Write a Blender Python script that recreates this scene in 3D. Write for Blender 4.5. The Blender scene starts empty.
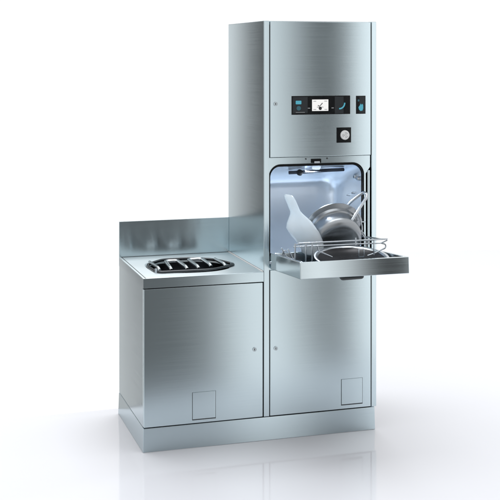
import bpy, bmesh, math, random
from mathutils import Vector, Matrix
random.seed(4)
scene = bpy.context.scene
col = scene.collection
PI = math.pi

# ------------------------------------------------------------------ camera
FPX = 1150.78
cam_d = bpy.data.cameras.new("camera")
cam = bpy.data.objects.new("camera", cam_d)
col.objects.link(cam)
cam.location = (-1.1446, -5.4855, 1.9052)
cam.rotation_euler = (PI / 2, 0, -0.2981)
cam_d.sensor_width = 36.0
cam_d.lens = 36.0 * FPX / 500.0
cam_d.shift_y = -(250.0 - 59.49) / 500.0
cam_d.clip_start = 0.05
cam_d.clip_end = 400
scene.camera = cam

# ------------------------------------------------------------------ materials
def nodes(name):
    m = bpy.data.materials.new(name)
    m.use_nodes = True
    nt = m.node_tree
    return m, nt, nt.nodes["Principled BSDF"]

def steel(name, color=(0.60, 0.705, 0.75), rough=0.15, aniso=0.99, grain=0.02, brush='H', streak=0.05):
    """brushed stainless steel: fine streaks along the brushing, lobe widened across it"""
    m, nt, b = nodes(name)
    N, L = nt.nodes, nt.links
    b.inputs["Metallic"].default_value = 1.0
    geo = N.new("ShaderNodeNewGeometry")
    tc = N.new("ShaderNodeTexCoord")
    mp = N.new("ShaderNodeMapping")
    mp.inputs["Scale"].default_value = (9, 9, 9) if aniso == 0 else (3, 3, 620) if brush == 'H' else (620, 620, 3)
    L.new(tc.outputs["Object"], mp.inputs["Vector"])
    no = N.new("ShaderNodeTexNoise")
    no.inputs["Scale"].default_value = 1.0
    no.inputs["Detail"].default_value = 3.0
    L.new(mp.outputs["Vector"], no.inputs["Vector"])
    # slow cloudiness of the roughness (handling, rolling)
    no2 = N.new("ShaderNodeTexNoise")
    no2.inputs["Scale"].default_value = 6.0
    no2.inputs["Detail"].default_value = 4.0
    L.new(tc.outputs["Object"], no2.inputs["Vector"])
    mr = N.new("ShaderNodeMapRange")
    mr.inputs["From Min"].default_value = 0.25
    mr.inputs["From Max"].default_value = 0.75
    mr.inputs["To Min"].default_value = rough - 0.015
    mr.inputs["To Max"].default_value = rough + 0.015
    ad = N.new("ShaderNodeMath"); ad.operation = 'ADD'
    sc = N.new("ShaderNodeMath"); sc.operation = 'MULTIPLY'; sc.inputs[1].default_value = 0.25
    L.new(no2.outputs["Fac"], sc.inputs[0])
    sc2 = N.new("ShaderNodeMath"); sc2.operation = 'MULTIPLY'; sc2.inputs[1].default_value = 0.75
    L.new(no.outputs["Fac"], sc2.inputs[0])
    L.new(sc.outputs[0], ad.inputs[0]); L.new(sc2.outputs[0], ad.inputs[1])
    L.new(ad.outputs[0], mr.inputs["Value"])
    L.new(mr.outputs["Result"], b.inputs["Roughness"])
    mx = N.new("ShaderNodeMix"); mx.data_type = 'RGBA'
    mx.inputs["A"].default_value = tuple(c * (1 - streak) for c in color) + (1,)
    mx.inputs["B"].default_value = tuple(min(1, c * (1 + streak)) for c in color) + (1,)
    L.new(no.outputs["Fac"], mx.inputs["Factor"])
    L.new(mx.outputs["Result"], b.inputs["Base Color"])
    b.inputs["Anisotropic"].default_value = aniso
    if aniso > 0:
        cr = N.new("ShaderNodeVectorMath"); cr.operation = 'CROSS_PRODUCT'
        cr.inputs[1].default_value = (1, 0.02, 0) if brush == 'H' else (0, 0.02, 1)
        L.new(geo.outputs["True Normal"], cr.inputs[0])
        nm = N.new("ShaderNodeVectorMath"); nm.operation = 'NORMALIZE'
        L.new(cr.outputs[0], nm.inputs[0])
        L.new(nm.outputs[0], b.inputs["Tangent"])
    if grain > 0:
        bp = N.new("ShaderNodeBump")
        bp.inputs["Strength"].default_value = grain
        bp.inputs["Distance"].default_value = 0.0006
        L.new(no.outputs["Fac"], bp.inputs["Height"])
        L.new(bp.outputs["Normal"], b.inputs["Normal"])
    return m

def plain(name, color, rough=0.4, metallic=0.0, coat=0.0, spec=0.5):
    m, nt, b = nodes(name)
    N, L = nt.nodes, nt.links
    no = N.new("ShaderNodeTexNoise")
    no.inputs["Scale"].default_value = 40
    tc = N.new("ShaderNodeTexCoord")
    L.new(tc.outputs["Object"], no.inputs["Vector"])
    mr = N.new("ShaderNodeMapRange")
    mr.inputs["To Min"].default_value = max(0.02, rough - 0.06)
    mr.inputs["To Max"].default_value = rough + 0.06
    L.new(no.outputs["Fac"], mr.inputs["Value"])
    L.new(mr.outputs["Result"], b.inputs["Roughness"])
    b.inputs["Base Color"].default_value = tuple(color) + (1,)
    b.inputs["Metallic"].default_value = metallic
    b.inputs["Coat Weight"].default_value = coat
    b.inputs["Specular IOR Level"].default_value = spec
    return m

M = {}
M['steel'] = steel("brushed_steel")
M['steel_counter'] = steel("brushed_steel_counter", color=(0.66, 0.73, 0.76), rough=0.38, aniso=0.6, grain=0.02)
M['steel_door'] = steel("brushed_steel_tray_door", color=(0.60, 0.68, 0.715), rough=0.11, aniso=0.99)
M['steel_dark'] = steel("brushed_steel_shadowed_liner", color=(0.36, 0.40, 0.43), rough=0.28, aniso=0.4)  # darker copy of the steel, the tray's shade put into its colour
M['chamber'] = steel("drawn_steel_chamber", color=(0.70, 0.75, 0.805), rough=0.29, aniso=0.0, grain=0.0, streak=0.02)
M['pan'] = steel("bedpan_steel", color=(0.33, 0.35, 0.37), rough=0.3, aniso=0.0, grain=0.0, streak=0.03)
M['wire'] = plain("polished_wire", (0.52, 0.56, 0.60), 0.2, 1.0)
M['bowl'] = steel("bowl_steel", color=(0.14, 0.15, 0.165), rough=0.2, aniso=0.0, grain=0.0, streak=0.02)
M['black'] = plain("black_rubber_and_gap_shade", (0.006, 0.0065, 0.007), 0.7, spec=0.15)
M['gloss_black'] = plain("black_glass", (0.008, 0.009, 0.010), 0.10, spec=0.22)
M['grey_glass'] = plain("smoked_glass", (0.030, 0.034, 0.038), 0.15, spec=0.22)
M['white_plastic'] = plain("white_plastic", (0.80, 0.81, 0.82), 0.3)
M['grey_print'] = plain("grey_print", (0.35, 0.36, 0.37), 0.4)
M['dark_print'] = plain("dark_print", (0.02, 0.02, 0.025), 0.4)
M['teal_print'] = plain("dark_teal_print", (0.03, 0.13, 0.17), 0.4)
M['cyan_print'] = plain("cyan_print", (0.10, 0.48, 0.62), 0.4)
M['dish'] = plain("dark_dish", (0.035, 0.036, 0.04), 0.25, 0.6)
M['grate'] = plain("dull_grating_steel", (0.07, 0.075, 0.08), 0.25, 1.0)
M['bar'] = plain("polished_bar", (0.78, 0.82, 0.84), 0.16, 1.0)
M['spray'] = plain("dark_spray_steel", (0.055, 0.065, 0.085), 0.32, 1.0)
M['nozzle'] = plain("dark_nozzle_plastic", (0.02, 0.024, 0.03), 0.6, spec=0.2)
M['lock'] = plain("lock_steel", (0.66, 0.74, 0.78), 0.3, 1.0)

def emissive(name, color, strength):
    m, nt, b = nodes(name)
    b.inputs["Base Color"].default_value = tuple(c * .4 for c in color) + (1,)
    b.inputs["Emission Color"].default_value = tuple(color) + (1,)
    b.inputs["Emission Strength"].default_value = strength
    b.inputs["Roughness"].default_value = 0.2
    return m
M['screen'] = emissive("lit_screen", (0.90, 0.89, 0.88), 0.72)
M['cyan_lit'] = emissive("lit_cyan", (0.10, 0.52, 0.68), 0.4)
M['lamp'] = emissive("chamber_lamp", (0.72, 0.86, 1.0), 0.9)

def bottle_mat():
    m, nt, b = nodes("translucent_polypropylene")
    N, L = nt.nodes, nt.links
    b.inputs["Base Color"].default_value = (0.91, 0.95, 0.98, 1)
    b.inputs["Roughness"].default_value = 0.22
    b.inputs["Coat Weight"].default_value = 0.4
    b.inputs["Coat Roughness"].default_value = 0.1
    tr = N.new("ShaderNodeBsdfTranslucent")
    tr.inputs["Color"].default_value = (0.82, 0.93, 1.0, 1)
    mx = N.new("ShaderNodeMixShader"); mx.inputs[0].default_value = 0.5
    L.new(b.outputs[0], mx.inputs[1]); L.new(tr.outputs[0], mx.inputs[2])
    L.new(mx.outputs[0], nt.nodes["Material Output"].inputs["Surface"])
    return m
M['bottle'] = bottle_mat()

def floor_mat():
    m, nt, b = nodes("white_studio_floor")
    N, L = nt.nodes, nt.links
    b.inputs["Base Color"].default_value = (0.645, 0.66, 0.705, 1)
    b.inputs["Roughness"].default_value = 0.12
    b.inputs["Specular IOR Level"].default_value = 0.5
    no = N.new("ShaderNodeTexNoise"); no.inputs["Scale"].default_value = 3.0
    tc = N.new("ShaderNodeTexCoord")
    L.new(tc.outputs["Object"], no.inputs["Vector"])
    mr = N.new("ShaderNodeMapRange")
    mr.inputs["To Min"].default_value = 0.05; mr.inputs["To Max"].default_value = 0.10
    L.new(no.outputs["Fac"], mr.inputs["Value"]); L.new(mr.outputs["Result"], b.inputs["Roughness"])
    return m
M['floor'] = floor_mat()

# ------------------------------------------------------------------ builders
def link(name, bm, mat, parent=None, smooth=None, normals=True):
    if normals:
        bmesh.ops.recalc_face_normals(bm, faces=bm.faces)
    me = bpy.data.meshes.new(name)
    bm.to_mesh(me); bm.free()
    me.materials.append(mat)
    if smooth is not None:
        for p in me.polygons: p.use_smooth = True
        me.set_sharp_from_angle(angle=math.radians(smooth))
    o = bpy.data.objects.new(name, me)
    col.objects.link(o)
    if parent is not None: o.parent = parent
    if smooth in (35, 40):      # keep the big sheet-metal faces truly flat beside their rounded edges
        wn = o.modifiers.new("weighted_normals", 'WEIGHTED_NORMAL')
        wn.mode = 'FACE_AREA'; wn.weight = 100; wn.keep_sharp = True
    return o

def box(bm, x0, x1, y0, y1, z0, z1, bev=0.0, seg=2):
    r = bmesh.ops.create_cube(bm, size=1.0)
    vs = r['verts']
    for v in vs:
        v.co = Vector(((x0 + x1) / 2 + v.co.x * (x1 - x0), (y0 + y1) / 2 + v.co.y * (y1 - y0), (z0 + z1) / 2 + v.co.z * (z1 - z0)))
    if bev > 0:
        es = set()
        for v in vs:
            for e in v.link_edges: es.add(e)
        bmesh.ops.bevel(bm, geom=list(es), offset=bev, segments=seg, affect='EDGES', profile=0.5)

def bx(*boxes, bev=0.0):
    bm = bmesh.new()
    for b in boxes: box(bm, *b, bev=bev)
    return bm

def tube(bm, pts, r, n=10, closed=False):
    pts = [Vector(p) for p in pts]
    rings = []
    N = len(pts)
    prev = None
    for i, p in enumerate(pts):
        if closed: d = (pts[(i + 1) % N] - pts[i - 1]).normalized()
        elif i == 0: d = (pts[1] - p).normalized()
        elif i == N - 1: d = (p - pts[-2]).normalized()
        else: d = ((pts[i + 1] - p).normalized() + (p - pts[i - 1]).normalized()).normalized()
        if prev is None:
            a = d.orthogonal().normalized()
        else:
            a = (prev - d * prev.dot(d)).normalized()
        prev = a
        c = d.cross(a)
        rings.append([bm.verts.new(p + a * (r * math.cos(2 * PI * k / n)) + c * (r * math.sin(2 * PI * k / n))) for k in range(n)])
    for i in range(N if closed else N - 1):
        A, B = rings[i], rings[(i + 1) % N]
        for k in range(n):
            bm.faces.new((A[k], A[(k + 1) % n], B[(k + 1) % n], B[k]))
    if not closed:
        bm.faces.new(rings[0][::-1]); bm.faces.new(rings[-1])

def fillet(pts, rad, n=5, closed=False):
    """polyline with rounded corners"""
    pts = [Vector(p) for p in pts]
    out = []
    N = len(pts)
    for i, p in enumerate(pts):
        if not closed and i in (0, N - 1):
            out.append(p); continue
        a, b = pts[i - 1], pts[(i + 1) % N]
        da, db = (a - p), (b - p)
        r = min(rad, da.length * .45, db.length * .45)
        s, e = p + da.normalized() * r, p + db.normalized() * r
        for k in range(n + 1):
            t = k / n
            out.append(s * (1 - t) ** 2 + p * 2 * t * (1 - t) + e * t * t)
    return out

def rrect(x0, x1, z0, z1, r, n=8):
    out = []
    for cx, cz, a0 in ((x1 - r, z1 - r, 0), (x0 + r, z1 - r, PI / 2), (x0 + r, z0 + r, PI), (x1 - r, z0 + r, 1.5 * PI)):
        for k in range(n + 1):
            a = a0 + PI / 2 * k / n
            out.append((cx + r * math.cos(a), cz + r * math.sin(a)))
    return out

def bridge(bm, A, B):
    n = len(A)
    for k in range(n):
        bm.faces.new((A[k], A[(k + 1) % n], B[(k + 1) % n], B[k]))

def ring_prism(inner, outer, y0, y1):
    """closed band between two outlines of equal length in XZ, from y0 to y1"""
    bm = bmesh.new()
    f = lambda pts, y: [bm.verts.new((p[0], y, p[1])) for p in pts]
    a, b, c, d = f(inner, y0), f(outer, y0), f(outer, y1), f(inner, y1)
    bridge(bm, a, b); bridge(bm, b, c); bridge(bm, c, d); bridge(bm, d, a)
    return bm

def disc(bm, cx, cz, r, y0, y1, n=28):
    a = [bm.verts.new((cx + r * math.cos(2 * PI * k / n), y0, cz + r * math.sin(2 * PI * k / n))) for k in range(n)]
    b = [bm.verts.new((cx + r * math.cos(2 * PI * k / n), y1, cz + r * math.sin(2 * PI * k / n))) for k in range(n)]
    bm.faces.new(a[::-1]); bm.faces.new(b); bridge(bm, a, b)

def prism(bm, outline, y0, y1):
    a = [bm.verts.new((p[0], y0, p[1])) for p in outline]
    b = [bm.verts.new((p[0], y1, p[1])) for p in outline]
    bm.faces.new(a); bm.faces.new(b[::-1]); bridge(bm, a, b)

def lathe(bm, prof, mat4, n=56, sx=1.0, sy=1.0):
    """profile (radius, height) swept round local Z, then placed by mat4"""
    rings = []
    for r, h in prof:
        if r < 1e-5:
            rings.append([bm.verts.new(mat4 @ Vector((0, 0, h)))])
        else:
            rings.append([bm.verts.new(mat4 @ Vector((sx * r * math.cos(2 * PI * k / n), sy * r * math.sin(2 * PI * k / n), h))) for k in range(n)])
    for A, B in zip(rings, rings[1:]):
        if len(A) == 1 and len(B) == 1: continue
        for k in range(n):
            j = (k + 1) % n
            if len(A) == 1: bm.faces.new((A[0], B[k], B[j]))
            elif len(B) == 1: bm.faces.new((A[k], A[j], B[0]))
            else: bm.faces.new((A[k], A[j], B[j], B[k]))

def thing(name, label, cat, loc=(0, 0, 0), group=None):
    o = bpy.data.objects.new(name, None)
    o.empty_display_size = 0.1
    o.location = loc
    col.objects.link(o)
    o['label'] = label; o['category'] = cat
    if group: o['group'] = group
    return o

XT, WT, D = 0.6126, 0.6107, 0.6419
XR = XT + WT
HP, HL, HC, HS, H = 0.116, 0.7934, 0.842, 1.0333, 2.10

# ------------------------------------------------------------------ floor
def build_floor():
    """a white studio board the machines stand on"""
    pts = [(-2.6, -0.62), (-1.2, -0.70), (0.2, -0.84), (1.4, -1.16), (3.2, -1.7), (6.0, -1.6), (7.5, 1.0), (6.5, 4.5), (3.5, 5.0), (1.6, 3.6), (0.9, 1.2), (0.4, 0.74), (-0.5, 0.72), (-2.2, 1.0), (-3.0, 0.3)]
    bm = bmesh.new()
    vs = [bm.verts.new((x, y, 0)) for x, y in pts]
    bm.faces.new(vs)
    bmesh.ops.triangulate(bm, faces=bm.faces)
    o = link("floor", bm, M['floor'])
    o['kind'] = 'structure'
build_floor()

# ------------------------------------------------------------------ sluice sink cabinet
sink = thing("sluice_sink", "low brushed steel cabinet with an open oval sink bowl, left of the tall washer", "sink")
def plinth(x0, x1, joint):
    bm = bmesh.new()
    box(bm, x0, x1, 0.0, D, 0.0, HP - 0.002)
    for v in bm.verts:          # the foot flares out a little towards the floor
        if v.co.z < 0.01:
            if v.co.y < 0.01: v.co.y -= 0.0075
            if v.co.x < 0.01: v.co.x -= 0.004
    es = [e for e in bm.edges if not all(abs(v.co.x - joint) < 1e-5 for v in e.verts)]
    bmesh.ops.bevel(bm, geom=es, offset=0.0025, segments=2, affect='EDGES', profile=0.5)
    return bm
link("plinth", plinth(0.0, XT, XT), M['steel'], sink, 40)
bm = bx((0.002, 0.020, 0.0225, D, HP, HL - 0.002), (0.020, XT, D - 0.02, D - 0.0005, HP, HL - 0.002),
        (XT - 0.014, XT - 0.001, 0.024, D - 0.02, HP, HL - 0.002), (0.020, XT - 0.014, 0.024, D - 0.02, HP, HP + 0.015))
link("cabinet_body", bm, M['steel'], sink)
link("shadow_gap", bx((0.024, XT - 0.0015, 0.014, 0.021, HP + 0.001, HL - 0.003)), M['black'], sink)  # black sheet added behind the door, standing in for shade in its gaps

bm = bx((0.0015, 0.6085, 0.0, 0.022, HP + 0.001, HL - 0.004), bev=0.004)
ldoor = link("door", bm, M['steel'], sink, 40)

def service_flap(parent, x0, x1, z0, z1):
    """a small square hatch let into a door, standing a hair proud with a dark joint round it"""
    g = 0.0022
    o = link("hatch_joint", ring_prism([(x1, z1), (x0, z1), (x0, z0), (x1, z0)],
                                   [(x1 + g, z1 + g * .3), (x0 - g, z1 + g * .3), (x0 - g, z0 - g * 2.6), (x1 + g, z0 - g * 2.6)], -0.0006, 0.001), M['dark_joint'], parent)
    link("service_hatch", bx((x0, x1, -0.0028, 0.001, z0, z1), bev=0.0012), M['steel'], parent, 40)
M['dark_joint'] = plain("dark_joint", (0.05, 0.06, 0.065), 0.5)

def cam_lock(parent, x, z, y=-0.001):
    bm = bmesh.new()
    a = ring_prism([(x + .0080 * math.cos(t * PI / 14), z + .0080 * math.sin(t * PI / 14)) for t in range(28)],
                   [(x + .0105 * math.cos(t * PI / 14), z + .0105 * math.sin(t * PI / 14)) for t in range(28)], y - 0.003, y + 0.002)
    lk = link("lock_ring", a, M['lock'], parent, 40)
    disc(bm, x, z, 0.0078, y - 0.0016, y + 0.002)
    link("lock_barrel", bm, M['lock'], lk, 40)
    link("lock_slot", bx((x - 0.0015, x + 0.0015, y - 0.0022, y - 0.001, z - 0.005, z + 0.005)), M['black'], lk)

service_flap(ldoor, 0.246, 0.362, 0.138, 0.269)
cam_lock(ldoor, 0.564, 0.458)

# counter with the bowl opening
BC = Vector((0.300, 0.300)); BR = (0.222, 0.215); BN = 2.3
def sup(a, k=1.0, n=BN):
    c, s = math.cos(a), math.sin(a)
    return (BC.x + k * BR[0] * math.copysign(abs(c) ** (2 / n), c), BC.y + k * BR[1] * math.copysign(abs(s) ** (2 / n), s))
NB = 96
def counter():
    bm = bmesh.new()
    x0, x1, y0, y1 = 0.0, XT - 0.0005, 0.0, D - 0.0125
    def outer(k, off=0.0):
        # square outline sampled by angle so both loops have NB points
        a = 2 * PI * k / NB
        c, s = math.cos(a), math.sin(a)
        cx, cy = BC
        t = min([(x1 - off - cx) / c if c > 1e-9 else 1e9, (x0 + off - cx) / c if c < -1e-9 else 1e9,
                 (y1 - off - cy) / s if s > 1e-9 else 1e9, (y0 + off - cy) / s if s < -1e-9 else 1e9])
        return cx + t * c, cy + t * s
    loops = []
    def add(fn, z): loops.append([bm.verts.new((*fn(k), z)) for k in range(NB)])
    add(lambda k: sup(2 * PI * k / NB, 0.955), HC - 0.022)
    add(lambda k: sup(2 * PI * k / NB, 0.962), HC - 0.010)
    add(lambda k: sup(2 * PI * k / NB, 0.975), HC - 0.004)
    add(lambda k: sup(2 * PI * k / NB, 1.0), HC - 0.001)
    add(lambda k: sup(2 * PI * k / NB, 1.02), HC)
    add(lambda k: outer(k, 0.0025), HC)
    add(lambda k: outer(k, 0.0007), HC - 0.0008)
    add(lambda k: outer(k, 0.0), HC - 0.0028)
    add(lambda k: outer(k, 0.0), HL)
    for A, B in zip(loops, loops[1:]): bridge(bm, A, B)
    # square up the corners of the slab: move the nearest outline vertex into each corner
    for L_, off in ((5, .0025), (6, .0007), (7, 0.0), (8, 0.0)):
        for cx in (x0 + off, x1 - off):
            for cy in (y0 + off, y1 - off):
                v = min(loops[L_], key=lambda v: (v.co.x - cx) ** 2 + (v.co.y - cy) ** 2)
                v.co.x, v.co.y = cx, cy
    return bm
top = link("countertop", counter(), M['steel_counter'], sink, 35)
top.data.materials.append(M['steel'])
for p in top.data.polygons:         # the folded lip is brushed along its length like the doors
    if abs(p.normal.z) < 0.5 and (p.center.x < 0.02 or p.center.x > XT - 0.02 or p.center.y < 0.02): p.material_index = 1
link("edge_joint", bx((0.0105, 0.0145, 0.004, D - 0.020, HC - 0.001, HC + 0.0006), (0.0105, XT - 0.003, D - 0.0195, D - 0.0125, HC - 0.001, HC + 0.0010)), M['dark_joint'], sink)
# bowl
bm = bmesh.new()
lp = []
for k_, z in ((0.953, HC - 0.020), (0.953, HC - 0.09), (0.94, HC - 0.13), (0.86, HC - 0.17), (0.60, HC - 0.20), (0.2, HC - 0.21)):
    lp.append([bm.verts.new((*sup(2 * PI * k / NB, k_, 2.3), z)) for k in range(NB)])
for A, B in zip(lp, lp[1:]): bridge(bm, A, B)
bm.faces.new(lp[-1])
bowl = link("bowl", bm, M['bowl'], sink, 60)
# hinged bar grating over the bowl
bm = bmesh.new()
zg = HC + 0.010
tube(bm, fillet([(0.092, 0.150, HC + 0.005), (0.110, 0.112, HC + 0.005), (0.380, 0.105, HC + 0.005), (0.515, 0.205, HC + 0.005), (0.520, 0.235, HC + 0.005), (0.47, 0.40, HC + 0.003), (0.36, 0.475, HC + 0.003), (0.20, 0.475, HC + 0.003), (0.10, 0.36, HC + 0.004), (0.083, 0.29, HC + 0.004)], 0.05, closed=True), 0.0075, closed=True)
grate = link("grating", bm, M['grate'], sink, 60)
for pts in ([(0.113, 0.385, zg), (0.120, 0.21, zg)],
            [(0.180, 0.20, zg), (0.196, 0.385, zg), (0.262, 0.385, zg), (0.262, 0.20, zg)],
            [(0.322, 0.20, zg), (0.322, 0.40, zg), (0.396, 0.40, zg), (0.396, 0.235, zg)],
            [(0.462, 0.375, zg), (0.470, 0.225, zg)]):
    bm = bmesh.new()
    ends = [(q_[0], q_[1] - 0.03, HC + 0.002) for q_ in (pts[0], pts[-1])]   # the ends bend down to the frame
    if len(pts) == 2: pts = [pts[0], pts[1], ends[1]]
    else: pts = [ends[0]] + pts + [ends[1]]
    tube(bm, fillet(pts, 0.02, 7), 0.0088)
    link("grating_bar", bm, M['bar'], grate, 60)
for x, y, h in ((0.094, 0.135, 0.022), (0.508, 0.222, 0.014)):
    bm = bmesh.new()
    tube(bm, [(x, y, HC - 0.004), (x, y, HC + h)], 0.008)
    link("grating_pin", bm, M['wire'], grate, 40)

bm = bmesh.new()
tube(bm, [(XT - 0.003, 0.004, HC + 0.001), (XT - 0.003, D - 0.015, HC + 0.001)], 0.0032, 8)
link("sealing_bead", bm, M['white_plastic'], sink, 60)
link("splashback", bx((0.0, XT - 0.0005, D - 0.012, D, HL, HS), bev=0.0015), M['steel'], sink, 40)

# ------------------------------------------------------------------ tall washer
washer = thing("bedpan_washer", "tall brushed steel washer disinfector with its chamber door folded down", "washer", (XT, 0, 0))
washer.location = (0, 0, 0)
XI0, XI1 = 0.6426, 1.1953
link("plinth", plinth(XT, XR - 0.010, XT), M['steel'], washer, 40)
bm = bmesh.new()
box(bm, XT, XI0, 0.0, D, HP, H, bev=0.003)
box(bm, XI1, XR, 0.0, D, HP, H, bev=0.003)
box(bm, XI0, XI1, D - 0.02, D, HP, H)
box(bm, XI0, XI1, 0.022, D - 0.02, H - 0.02, H - 0.0005)
box(bm, XI0, XI1, 0.026, D - 0.02, HP, HP + 0.015)
link("housing", bm, M['steel'], washer, 40)
for z0, z1 in ((1.414, H - 0.022), (HP + 0.001, 0.845)):
    link("shadow_gap", bx((XI0, XI1, 0.016, 0.021, z0, z1)), M['black'], washer)  # black sheets in place of the shade behind panel and door gaps

up = link("upper_panel", bx((XI0 + 0.0032, XI1 - 0.0032, 0.0, 0.016, 1.4135, H - 0.003), bev=0.0025), M['steel'], washer, 40)
cam_lock(up, 0.675, 1.682)
ld = link("door", bx((XI0 + 0.0032, XI1 - 0.0032, 0.0, 0.016, HP + 0.0022, 0.848), bev=0.0025), M['steel'], washer, 40)
service_flap(ld, 1.030, 1.144, 0.142, 0.270)
cam_lock(ld, 0.676, 0.455)

# control display
disp = link("control_display", bx((0.760, 1.077, -0.003, 0.001, 1.626, 1.721), bev=0.001), M['gloss_black'], washer, 40)
yf = -0.0036
link("touch_zone", bx((0.766, 0.845, yf, -0.0025, 1.634, 1.716)), M['grey_glass'], disp)
link("touch_zone", bx((0.992, 1.040, yf, -0.0025, 1.630, 1.716)), M['grey_glass'], disp)
scr = link("screen", bx((0.869, 0.957, yf, -0.0025, 1.644, 1.702)), M['screen'], disp)
y2 = -0.0044
bm = bmesh.new()
disc(bm, 0.913, 1.657, 0.0085, y2, -0.0034)
box(bm, 0.895, 0.930, y2, -0.0034, 1.6625, 1.6645)
tube(bm, [(0.900, -0.004, 1.672), (0.910, -0.004, 1.668), (0.925, -0.004, 1.684)], 0.0022, 6)
link("screen_symbol", bm, M['dark_print'], scr)
for x, z in ((0.876, 1.692), (0.935, 1.692), (0.876, 1.650), (0.936, 1.650)):
    link("screen_text", bx((x, x + 0.015, y2, -0.0034, z, z + 0.003)), M['grey_print'], scr)
bm = bmesh.new()
prism(bm, rrect(0.781, 0.811, 1.679, 1.697, 0.003), -0.0046, -0.0034)
link("programme_key", bm, M['cyan_lit'], disp)
bm = bmesh.new(); disc(bm, 0.797, 1.659, 0.0115, -0.0046, -0.0034)
link("start_key", bm, M['teal_print'], disp)
for x0, x1, z0, z1 in ((0.846, 0.858, 1.6565, 1.6605), (0.974, 0.986, 1.6565, 1.6605), (0.781, 0.830, 1.637, 1.639)):
    link("small_print", bx((x0, x1, -0.0042, -0.0028, z0, z1)), M['grey_print'], disp)
bm = bmesh.new()
arc = []
for k in range(13):
    t = k / 12
    a = math.radians(-95 + 95 * t)
    arc.append((1.018 + 0.028 * math.cos(a), -0.0042, 1.684 + 0.030 * math.sin(a)))
tube(bm, arc, 0.0038, 8)
link("swoosh_key", bm, M['cyan_lit'], disp, 60)

d2 = link("hygiene_display", bx((1.110, 1.162, -0.003, 0.001, 1.626, 1.719), bev=0.001), M['gloss_black'], washer, 40)
link("touch_zone", bx((1.128, 1.157, yf, -0.0025, 1.632, 1.714)), M['grey_glass'], d2)
bm = bmesh.new()
hand = [(1.122, 1.660), (1.125, 1.648), (1.133, 1.641), (1.144, 1.643), (1.148, 1.655), (1.147, 1.672), (1.142, 1.678), (1.138, 1.671), (1.134, 1.679), (1.130, 1.670), (1.127, 1.667)]
prism(bm, hand, -0.0048, -0.0034)
link("hand_symbol", bm, M['cyan_lit'], d2)
bm = bmesh.new(); prism(bm, rrect(1.118, 1.127, 1.690, 1.700, .002), -0.0042, -0.0028)
link("indicator_light", bm, M['teal_print'], d2)

pr = link("printer_panel", bx((1.003, 1.082, -0.003, 0.001, 1.480, 1.558), bev=0.001), M['gloss_black'], washer, 40)
bm = bmesh.new(); kc = (1.047, 1.519)
lathe(bm, [(0.0245, 0.0), (0.0245, 0.005), (0.022, 0.008), (0.0, 0.0085)], Matrix.Translation((kc[0], -0.002, kc[1])) @ Matrix.Rotation(PI / 2, 4, 'X'), 40)
kn = link("round_button", bm, M['white_plastic'], pr, 40)
bm = bmesh.new()
for r_ in (0.006, 0.0135):
    for a0 in (30, 150, 270):
        tube(bm, [(kc[0] + r_ * math.cos(math.radians(a0 + t * 14)), -0.0108, kc[1] + r_ * math.sin(math.radians(a0 + t * 14))) for t in range(6)], 0.0011, 6)
link("button_symbol", bm, M['grey_print'], kn)

# chamber front plate, gasket, hinge slot
XO0, XO1, ZO0, ZO1, RO = 0.640, 1.157, 0.862, 1.3775, 0.062
inner = rrect(0.644, XO1, ZO0, ZO1, RO)
bm = bmesh.new()
yp = 0.010
def plate(outline, holes, y0, y1):
    bm = bmesh.new()
    loops = []
    for L_ in [outline] + holes:
        vs = [bm.verts.new((p[0], y0, p[1])) for p in L_]
        loops += [bm.edges.new((vs[k], vs[(k + 1) % len(vs)])) for k in range(len(vs))]
    bmesh.ops.triangle_fill(bm, use_beauty=True, use_dissolve=False, edges=loops)
    r = bmesh.ops.extrude_face_region(bm, geom=bm.faces[:])
    for v in r['geom']:
        if isinstance(v, bmesh.types.BMVert): v.co.y = y1
    return bm
slot_out = [(1.1945, 0.87), (1.1945, 1.352), (1.1915, 1.352), (1.170, 1.318), (1.170, 0.848)]
out = [(XI0 + .0003, 0.848), (XI0 + .0003, 1.4105), (1.1915, 1.4105), (1.1915, 1.352), (1.168, 1.318), (1.168, 0.848)]
link("chamber_frame", plate(out, [inner], yp, yp + 0.014), M['steel'], washer)
link("gasket", ring_prism(rrect(0.6485, XO1 - 0.0060, ZO0 + 0.012, ZO1 - 0.0110, RO - 0.009), rrect(0.6445, XO1 - 0.0005, ZO0 + .0005, ZO1 - 0.0005, RO - .0005), 0.004, 0.03), M['black'], washer, 40)
link("hinge_slot", bx((1.1685, 1.1950, 0.060, 0.070, 0.85, 1.352), (1.1660, 1.1684, 0.024, 0.070, 0.86, 1.330), (1.168, 1.1950, 0.024, 0.06, 1.352, 1.362)), M['black'], washer)
link("hinge_arm", bx((1.1755, 1.1900, 0.006, 0.050, 0.93, 1.335), bev=0.002), M['steel'], washer, 40)
bm = bmesh.new()
box(bm, 0.8950 - 0.026, 0.8950 + 0.026, 0.003, 0.012, 1.380, 1.400, bev=.001)
lt = link("latch", bm, M['black'], washer)
link("latch_tongue", bx((0.882, 0.912, -0.001, 0.006, 1.378, 1.3885), bev=.001), M['wire'], lt)
bm = bmesh.new()
bm.free()
for x in (0.840, 0.955):
    bm = bmesh.new(); disc(bm, x, 1.401, 0.004, 0.007, 0.012, 14)
    link("latch_screw", bm, M['dark_joint'], washer)

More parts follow.
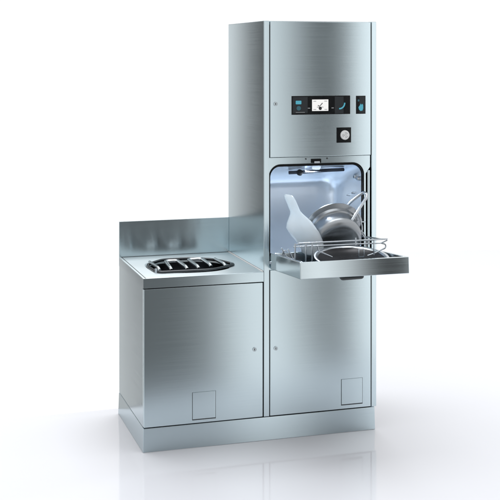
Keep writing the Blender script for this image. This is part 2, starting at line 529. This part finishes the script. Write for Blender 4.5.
# wash chamber: a drawn tub, its roof sloping down to the back
bm = bmesh.new()
secs = [(0.026, 0.6490, 1.1490, 0.876, 1.3635, 0.053), (0.05, 0.6475, 1.1530, 0.866, 1.360, 0.06), (0.16, 0.647, 1.152, 0.860, 1.330, 0.066),
        (0.29, 0.647, 1.150, 0.835, 1.294, 0.072), (0.325, 0.650, 1.147, 0.83, 1.283, 0.078), (0.350, 0.660, 1.138, 0.83, 1.272, 0.082),
        (0.366, 0.675, 1.123, 0.835, 1.256, 0.08), (0.376, 0.695, 1.103, 0.845, 1.236, 0.07), (0.379, 0.72, 1.078, 0.865, 1.212, 0.055)]
lp = []
for y, a, b_, c, d_, r in secs:
    lp.append([bm.verts.new((p[0], y, p[1])) for p in rrect(a, b_, c, d_, r, 10)])
for A, B in zip(lp, lp[1:]): bridge(bm, A, B)
bm.faces.new(lp[-1])
ch = link("wash_chamber", bm, M['chamber'], washer, 50, normals=True)
# spray bar under the roof, jets on the right wall
bm = bmesh.new()
tube(bm, fillet([(0.80, 0.16, 1.318), (0.86, 0.13, 1.322), (1.00, 0.11, 1.330), (1.09, 0.12, 1.330)], 0.03), 0.009)
sb = link("spray_arm", bm, M['spray'], ch, 60)
bm = bmesh.new()
lathe(bm, [(0.0, 0.012), (0.014, 0.010), (0.017, 0.0), (0.014, -0.012), (0.008, -0.016), (0.0, -0.016)], Matrix.Translation((0.845, 0.115, 1.322)) @ Matrix.Rotation(math.radians(75), 4, 'X'), 24)
link("spray_nozzle", bm, M['nozzle'], sb, 40)
for (y, z, r_) in ((0.105, 1.292, 0.016), (0.060, 1.286, 0.013), (0.13, 1.205, 0.007), (0.20, 1.185, 0.006)):
    bm = bmesh.new()
    Mx = Matrix.Translation((1.1535, y, z)) @ Matrix.Rotation(-PI / 2, 4, 'Y')
    lathe(bm, [(r_, -0.002), (r_, 0.008), (r_ * .75, 0.014), (r_ * .45, 0.014), (r_ * .35, 0.004), (0.0, 0.004)], Mx, 24)
    link("wall_jet", bm, M['wire'], ch, 40)
# lamp glass in the chamber roof
bm = bmesh.new()
lathe(bm, [(0.0, -0.010), (0.018, -0.009), (0.024, 0.0), (0.024, 0.004)], Matrix.Translation((0.93, 0.10, 1.346)), 24)
link("chamber_lamp", bm, M['lamp'], ch, 40)

# door, folded down and a little up-tilted
TILT = math.radians(3.75)
hx = Vector((0.0, 0.004, 0.855))
door = bpy.data.objects.new("chamber_door", None)
col.objects.link(door); door.parent = washer
DX0, DX1, LEN, TH = 0.646, 1.1925, 0.465, 0.0785
def tilted(bm):
    # local frame: u along -Y (out of the machine), w up; hinge at hx
    R_ = Matrix.Translation(hx) @ Matrix.Rotation(-TILT, 4, 'X')
    bmesh.ops.transform(bm, matrix=R_, verts=bm.verts)
    return bm
bpy.data.objects.remove(door)
# shell: open tray with a rim, outer skin and floor
def tray():
    bm = bmesh.new()
    rim = 0.016
    x0, x1, y0, y1 = DX0, DX1, -LEN, -0.003
    def rect(off, z, r):
        return [bm.verts.new((p[0], p[1], z)) for p in rrect(x0 + off, x1 - off, y0 + off, y1 - off, r, 4)]
    L_ = [rect(0.002, 0.0, .003), rect(0.0, 0.002, .003), rect(0.0, TH - .002, .003), rect(0.0015, TH, .003), rect(rim, TH, .012), rect(rim + .002, TH - .002, .012), rect(rim + .006, TH - .042, .02), rect(rim + 0.03, TH - .050, .03)]
    for A, B in zip(L_, L_[1:]): bridge(bm, A, B)
    bm.faces.new(L_[0][::-1]); bm.faces.new(L_[-1])
    for v in bm.verts:      # free edge skewed to mirror a bright band at left, dark at right
        if v.co.y < -LEN + 0.005: v.co.y += 0.007 - 0.0132 * (v.co.x - x0) / (x1 - x0)
    return bm
door = link("chamber_door", tilted(tray()), M['steel_door'], washer, 35)
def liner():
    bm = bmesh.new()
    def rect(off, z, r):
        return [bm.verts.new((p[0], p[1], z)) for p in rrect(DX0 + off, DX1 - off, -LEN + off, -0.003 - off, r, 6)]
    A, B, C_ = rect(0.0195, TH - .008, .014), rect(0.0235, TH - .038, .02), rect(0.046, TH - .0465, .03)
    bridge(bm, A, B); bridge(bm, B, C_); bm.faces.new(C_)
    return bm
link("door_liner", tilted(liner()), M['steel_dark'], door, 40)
# grip under the free edge
bm = bmesh.new()
tube(bm, fillet([(0.868, -0.40, 0.004), (0.868, -0.415, -0.014), (0.975, -0.415, -0.012), (0.975, -0.40, 0.004)], 0.012), 0.0085)
box(bm, 0.872, 0.972, -0.408, -0.385, -0.010, 0.001)
link("door_grip", tilted(bm), M['dark_joint'], door, 50)
# hinge plates at the left side
bm = bmesh.new()
disc_m = Matrix.Translation((DX0 - 0.001, -0.012, 0.032)) @ Matrix.Rotation(PI / 2, 4, 'Y')
lathe(bm, [(0.0, -0.003), (0.008, -0.003), (0.008, 0.003), (0.0, 0.003)], disc_m, 20)
link("hinge_pin", tilted(bm), M['wire'], door, 40)

# wire rack on the door
bm = bmesh.new()
R1 = 0.0036
zr = 1.027
tube(bm, fillet([(0.690, -0.300, zr), (1.158, -0.300, zr), (1.150, -0.22, zr - .012), (1.142, 0.02, 0.995)], 0.02), R1)
tube(bm, fillet([(0.672, -0.280, zr - .019), (1.128, -0.280, zr - .022), (1.152, -0.30, zr - .006)], 0.014), R1 * .9)
tube(bm, [(0.80, -0.05, 0.985), (1.142, -0.05, 0.985)], R1 * .9)
tube(bm, [(0.78, -0.15, 1.0), (1.145, -0.15, 1.0)], R1 * .9)
tube(bm, fillet([(0.676, -0.292, zr - .019), (0.700, -0.20, zr - .024), (0.78, -0.15, 1.0)], 0.02), R1 * .9)
for x in (0.676, 0.730, 0.762):
    tube(bm, [(x, -0.292, 0.915), (x, -0.296, zr + (0.0 if x < .7 else -0.004))], R1)
tube(bm, fillet([(0.79, -0.296, zr - .02), (0.795, -0.296, 0.985), (0.86, -0.31, 0.955)], 0.02), R1 * .9)
tube(bm, fillet([(0.672, -0.10, 0.975), (0.700, -0.10, 0.925), (0.74, -0.12, 0.915)], 0.02), R1)
tube(bm, fillet([(0.672, -0.20, 0.985), (0.700, -0.20, 0.930), (0.74, -0.22, 0.920)], 0.02), R1)
# right end loops
tube(bm, fillet([(1.128, -0.28, zr - .022), (1.150, -0.285, zr - .028), (1.150, -0.285, zr - .045), (1.100, -0.275, zr - .07), (1.060, -0.27, 0.945)], 0.014), R1)
# bent guide wires at the right
tube(bm, fillet([(1.098, -0.02, 1.135), (1.118, -0.03, 1.10), (1.128, -0.04, 1.05), (1.120, -0.05, 1.02), (1.138, -0.06, 0.99), (1.135, -0.07, 0.95)], 0.012), R1)
tube(bm, fillet([(1.100, -0.03, 1.075), (1.150, -0.03, 1.075)], 0.01), R1 * .85)
tube(bm, fillet([(1.098, -0.05, 1.045), (1.132, -0.05, 1.020), (1.140, -0.06, 0.99)], 0.01), R1 * .85)
tube(bm, [(0.985, -0.30, zr - .022), (0.985, -0.30, zr + .014)], R1)
tube(bm, [(1.085, -0.29, 0.95), (1.085, -0.29, zr)], R1 * .85)
tube(bm, [(1.060, -0.29, zr - .02), (1.060, -0.29, zr + .004)], R1 * .85)
tube(bm, [(0.690 + 0.011 * math.cos(t * .5), -0.10, 0.950 + 0.011 * math.sin(t * .5)) for t in range(1, 12)], 0.0032)
rack = link("utensil_rack", bm, M['wire'], door, 60)
bm = ring_prism(rrect(0.985, 1.008, 0.957, 0.990, .002, 2), rrect(0.981, 1.012, 0.953, 0.994, .003, 2), -0.345, -0.340)
link("rack_clip", bm, M['wire'], rack, 40)

# ------------------------------------------------------------------ load in the rack
# bedpan on its edge, bottom to the front
pan = thing("bedpan", "round stainless steel bedpan with a bent rod handle, on edge in the rack", "bedpan", (1.0, 0.03, 0.93))
axis = Vector((-0.03, -math.cos(math.radians(24)), -math.sin(math.radians(24)))).normalized()
q = Vector((0, 0, 1)).rotation_difference(axis).to_matrix().to_4x4()
P0 = Vector((0.995, 0.034, 1.028)) - pan.location
bm = bmesh.new()
lathe(bm, [(0.118, 0.000), (0.156, -0.003), (0.162, -0.001), (0.162, 0.002), (0.157, 0.005), (0.139, 0.010), (0.137, 0.018), (0.135, 0.028), (0.131, 0.031),
           (0.128, 0.033), (0.1275, 0.060), (0.127, 0.085), (0.122, 0.102), (0.110, 0.113), (0.092, 0.118), (0.07, 0.119), (0.0, 0.119)],
      Matrix.Translation(P0) @ q, 72)
link("pan_body", bm, M['pan'], pan, 40)
bm = bmesh.new()
o_ = pan.location
hp = [(1.040, -0.078, 1.082), (1.050, -0.085, 1.092), (1.105, -0.060, 1.150), (1.150, -0.045, 1.203), (1.156, -0.030, 1.218), (1.146, -0.012, 1.224), (1.126, 0.005, 1.205), (1.085, 0.03, 1.165), (1.065, 0.04, 1.135)]
tube(bm, fillet([Vector(p) - o_ for p in hp], 0.02), 0.0076, 14)
link("pan_handle", bm, M['wire'], pan, 60)

# flat dark dish lying in the front of the rack
dish = thing("shallow_dish", "shallow dark oval dish with a bright rim lying flat in the open door", "dish", (0.975, -0.275, 0.918))
q = Matrix.Translation((0, 0, 0.026)) @ Matrix.Rotation(math.radians(12), 4, 'X')
bm = bmesh.new()
lathe(bm, [(0.168, -0.004), (0.176, 0.0), (0.186, 0.0025), (0.190, 0.001), (0.190, -0.002), (0.180, -0.003)], q, 80, 1.0, 0.79)
link("dish_rim", bm, M['wire'], dish, 60)
bm = bmesh.new()
lathe(bm, [(0.176, -0.0012), (0.160, -0.010), (0.12, -0.022), (0.06, -0.027), (0.0, -0.028)], q, 80, 1.0, 0.79)
link("dish_bowl", bm, M['dish'], dish, 60)

# urine bottle
bt = thing("urine_bottle", "translucent white plastic urine bottle leaning in the rack", "bottle", (0.85, -0.05, 0.93))
secs = [((0.7290, -0.05, 1.2302), 0.0133, 0.0180), ((0.7290, -0.05, 1.2282), 0.0194, 0.0194), ((0.7306, -0.05, 1.2191), 0.0250, 0.0250), ((0.7370, -0.05, 1.2040), 0.0281, 0.0281), ((0.7503, -0.05, 1.1737), 0.0281, 0.0281), ((0.7588, -0.05, 1.1536), 0.0286, 0.0286), ((0.7695, -0.05, 1.1384), 0.0321, 0.0321), ((0.7780, -0.05, 1.1233), 0.0418, 0.0320), ((0.7865, -0.05, 1.1032), 0.0576, 0.0387), ((0.7908, -0.05, 1.0805), 0.0704, 0.0462), ((0.7961, -0.05, 1.0578), 0.0791, 0.0520), ((0.8089, -0.05, 1.0402), 0.0791, 0.0520), ((0.8207, -0.05, 1.0225), 0.0770, 0.0520), ((0.8335, -0.05, 1.0024), 0.0714, 0.0520), ((0.8430, -0.05, 0.9822), 0.0658, 0.0520), ((0.8516, -0.05, 0.9570), 0.0592, 0.0520), ((0.8548, -0.05, 0.9368), 0.0541, 0.0520), ((0.8558, -0.05, 0.9293), 0.0433, 0.0520)]
bm = bmesh.new()
lp = []
n = 40
for i, (c, rx, ry) in enumerate(secs):
    c = Vector(c) - bt.location
    tilt = math.radians(-14) if i < 6 else math.radians(max(-14 + (i - 5) * 2.0, -14) if i < 12 else 0)
    ex = Vector((math.cos(tilt), 0, math.sin(tilt)))
    lp.append([bm.verts.new(c + ex * (rx * math.copysign(abs(math.cos(2 * PI * k / n)) ** .85, math.cos(2 * PI * k / n))) + Vector((0, 1, 0)) * (ry * math.copysign(abs(math.sin(2 * PI * k / n)) ** .85, math.sin(2 * PI * k / n)))) for k in range(n)])
for A, B in zip(lp, lp[1:]): bridge(bm, A, B)
bm.faces.new(lp[-1]); bm.faces.new(lp[0][::-1])
o = link("bottle_body", bm, M['bottle'], bt, 70)

# ------------------------------------------------------------------ light
w = bpy.data.worlds.new("World")
scene.world = w
w.use_nodes = True
nt = w.node_tree
N, L = nt.nodes, nt.links
bg = N["Background"]
tc = N.new("ShaderNodeTexCoord")
sp = N.new("ShaderNodeSeparateXYZ")
L.new(tc.outputs["Generated"], sp.inputs[0])
def math_n(op, a, b=None):
    m = N.new("ShaderNodeMath"); m.operation = op
    for i, v in enumerate((a, b)):
        if v is None: continue
        if isinstance(v, (int, float)): m.inputs[i].default_value = v
        else: L.new(v, m.inputs[i])
    return m.outputs[0]
# azimuth in degrees, 0 = straight out from the fronts (-Y), + towards +X; 180 = behind
neg_y = math_n('MULTIPLY', sp.outputs[1], -1.0)
az = math_n('MULTIPLY', math_n('ARCTAN2', sp.outputs[0], neg_y), 180 / PI)
def map01(src, a, b):
    m = N.new("ShaderNodeMapRange")
    m.inputs["From Min"].default_value = a; m.inputs["From Max"].default_value = b
    L.new(src, m.inputs["Value"])
    return m.outputs["Result"]
def env_ramp(src, stops):
    """brightness over an angle; a ramp of its own per sector keeps it finely resolved"""
    a, b = stops[0][0], stops[-1][0]
    r = N.new("ShaderNodeValToRGB")
    L.new(map01(src, a, b), r.inputs[0])
    els = r.color_ramp.elements
    while len(els) < len(stops): els.new(0.5)
    for e, (t, v) in zip(els, stops):
        e.position = (t - a) / (b - a); e.color = (v, v, v, 1)
    return r.outputs["Color"]
def mixc(f, a, b):
    m = N.new("ShaderNodeMix"); m.data_type = 'RGBA'
    L.new(f, m.inputs["Factor"])
    for k, v in (("A", a), ("B", b)):
        if isinstance(v, float): m.inputs[k].default_value = (v, v, v, 1)
        else: L.new(v, m.inputs[k])
    return m.outputs["Result"]
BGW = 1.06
# bright and dark bands added to the world for the steel to mirror, by azimuth
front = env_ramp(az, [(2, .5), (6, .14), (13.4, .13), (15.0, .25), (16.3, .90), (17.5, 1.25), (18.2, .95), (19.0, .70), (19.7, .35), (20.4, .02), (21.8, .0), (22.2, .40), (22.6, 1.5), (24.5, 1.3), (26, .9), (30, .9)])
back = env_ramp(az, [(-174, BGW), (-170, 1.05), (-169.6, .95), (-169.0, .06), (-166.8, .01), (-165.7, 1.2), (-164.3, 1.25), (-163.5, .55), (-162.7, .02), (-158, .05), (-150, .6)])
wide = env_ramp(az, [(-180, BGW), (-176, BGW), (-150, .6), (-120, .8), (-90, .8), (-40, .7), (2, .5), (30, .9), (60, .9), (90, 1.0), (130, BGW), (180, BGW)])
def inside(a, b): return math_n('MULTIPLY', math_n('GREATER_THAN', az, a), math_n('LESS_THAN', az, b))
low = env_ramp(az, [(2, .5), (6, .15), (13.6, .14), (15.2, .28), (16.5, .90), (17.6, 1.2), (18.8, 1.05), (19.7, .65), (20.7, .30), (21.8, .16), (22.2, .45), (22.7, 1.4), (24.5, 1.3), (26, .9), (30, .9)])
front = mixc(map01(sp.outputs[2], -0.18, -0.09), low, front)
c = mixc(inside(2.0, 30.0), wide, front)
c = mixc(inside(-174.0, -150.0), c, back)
# above eye level the added surroundings turn one even white
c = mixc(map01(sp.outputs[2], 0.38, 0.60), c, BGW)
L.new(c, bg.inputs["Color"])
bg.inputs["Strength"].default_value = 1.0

def area(name, loc, target, size, power, color=(1, 1, 1), sy=None):
    d = bpy.data.lights.new(name, 'AREA')
    d.energy = power; d.color = color
    d.shape = 'RECTANGLE'; d.size = size; d.size_y = sy or size
    o = bpy.data.objects.new(name, d)
    col.objects.link(o)
    o.location = loc
    o.rotation_euler = (Vector(target) - Vector(loc)).to_track_quat('-Z', 'Y').to_euler()
    return o
area("overhead_softbox", (0.4, 2.4, 9.5), (0.5, 1.0, 0.0), 7.0, 690)
area("chamber_light", (0.93, 0.11, 1.325), (0.92, 0.24, 0.93), 0.10, 5.4, (0.86, 0.925, 1.0), 0.05)

# ------------------------------------------------------------------ render look
scene.view_settings.view_transform = 'Standard'
scene.view_settings.look = 'None'
scene.view_settings.exposure = 0.0
scene.view_settings.gamma = 1.0
scene.cycles.max_bounces = 10
scene.cycles.glossy_bounces = 6
scene.cycles.caustics_reflective = False
scene.cycles.sample_clamp_indirect = 6.0
scene.cycles.use_denoising = True
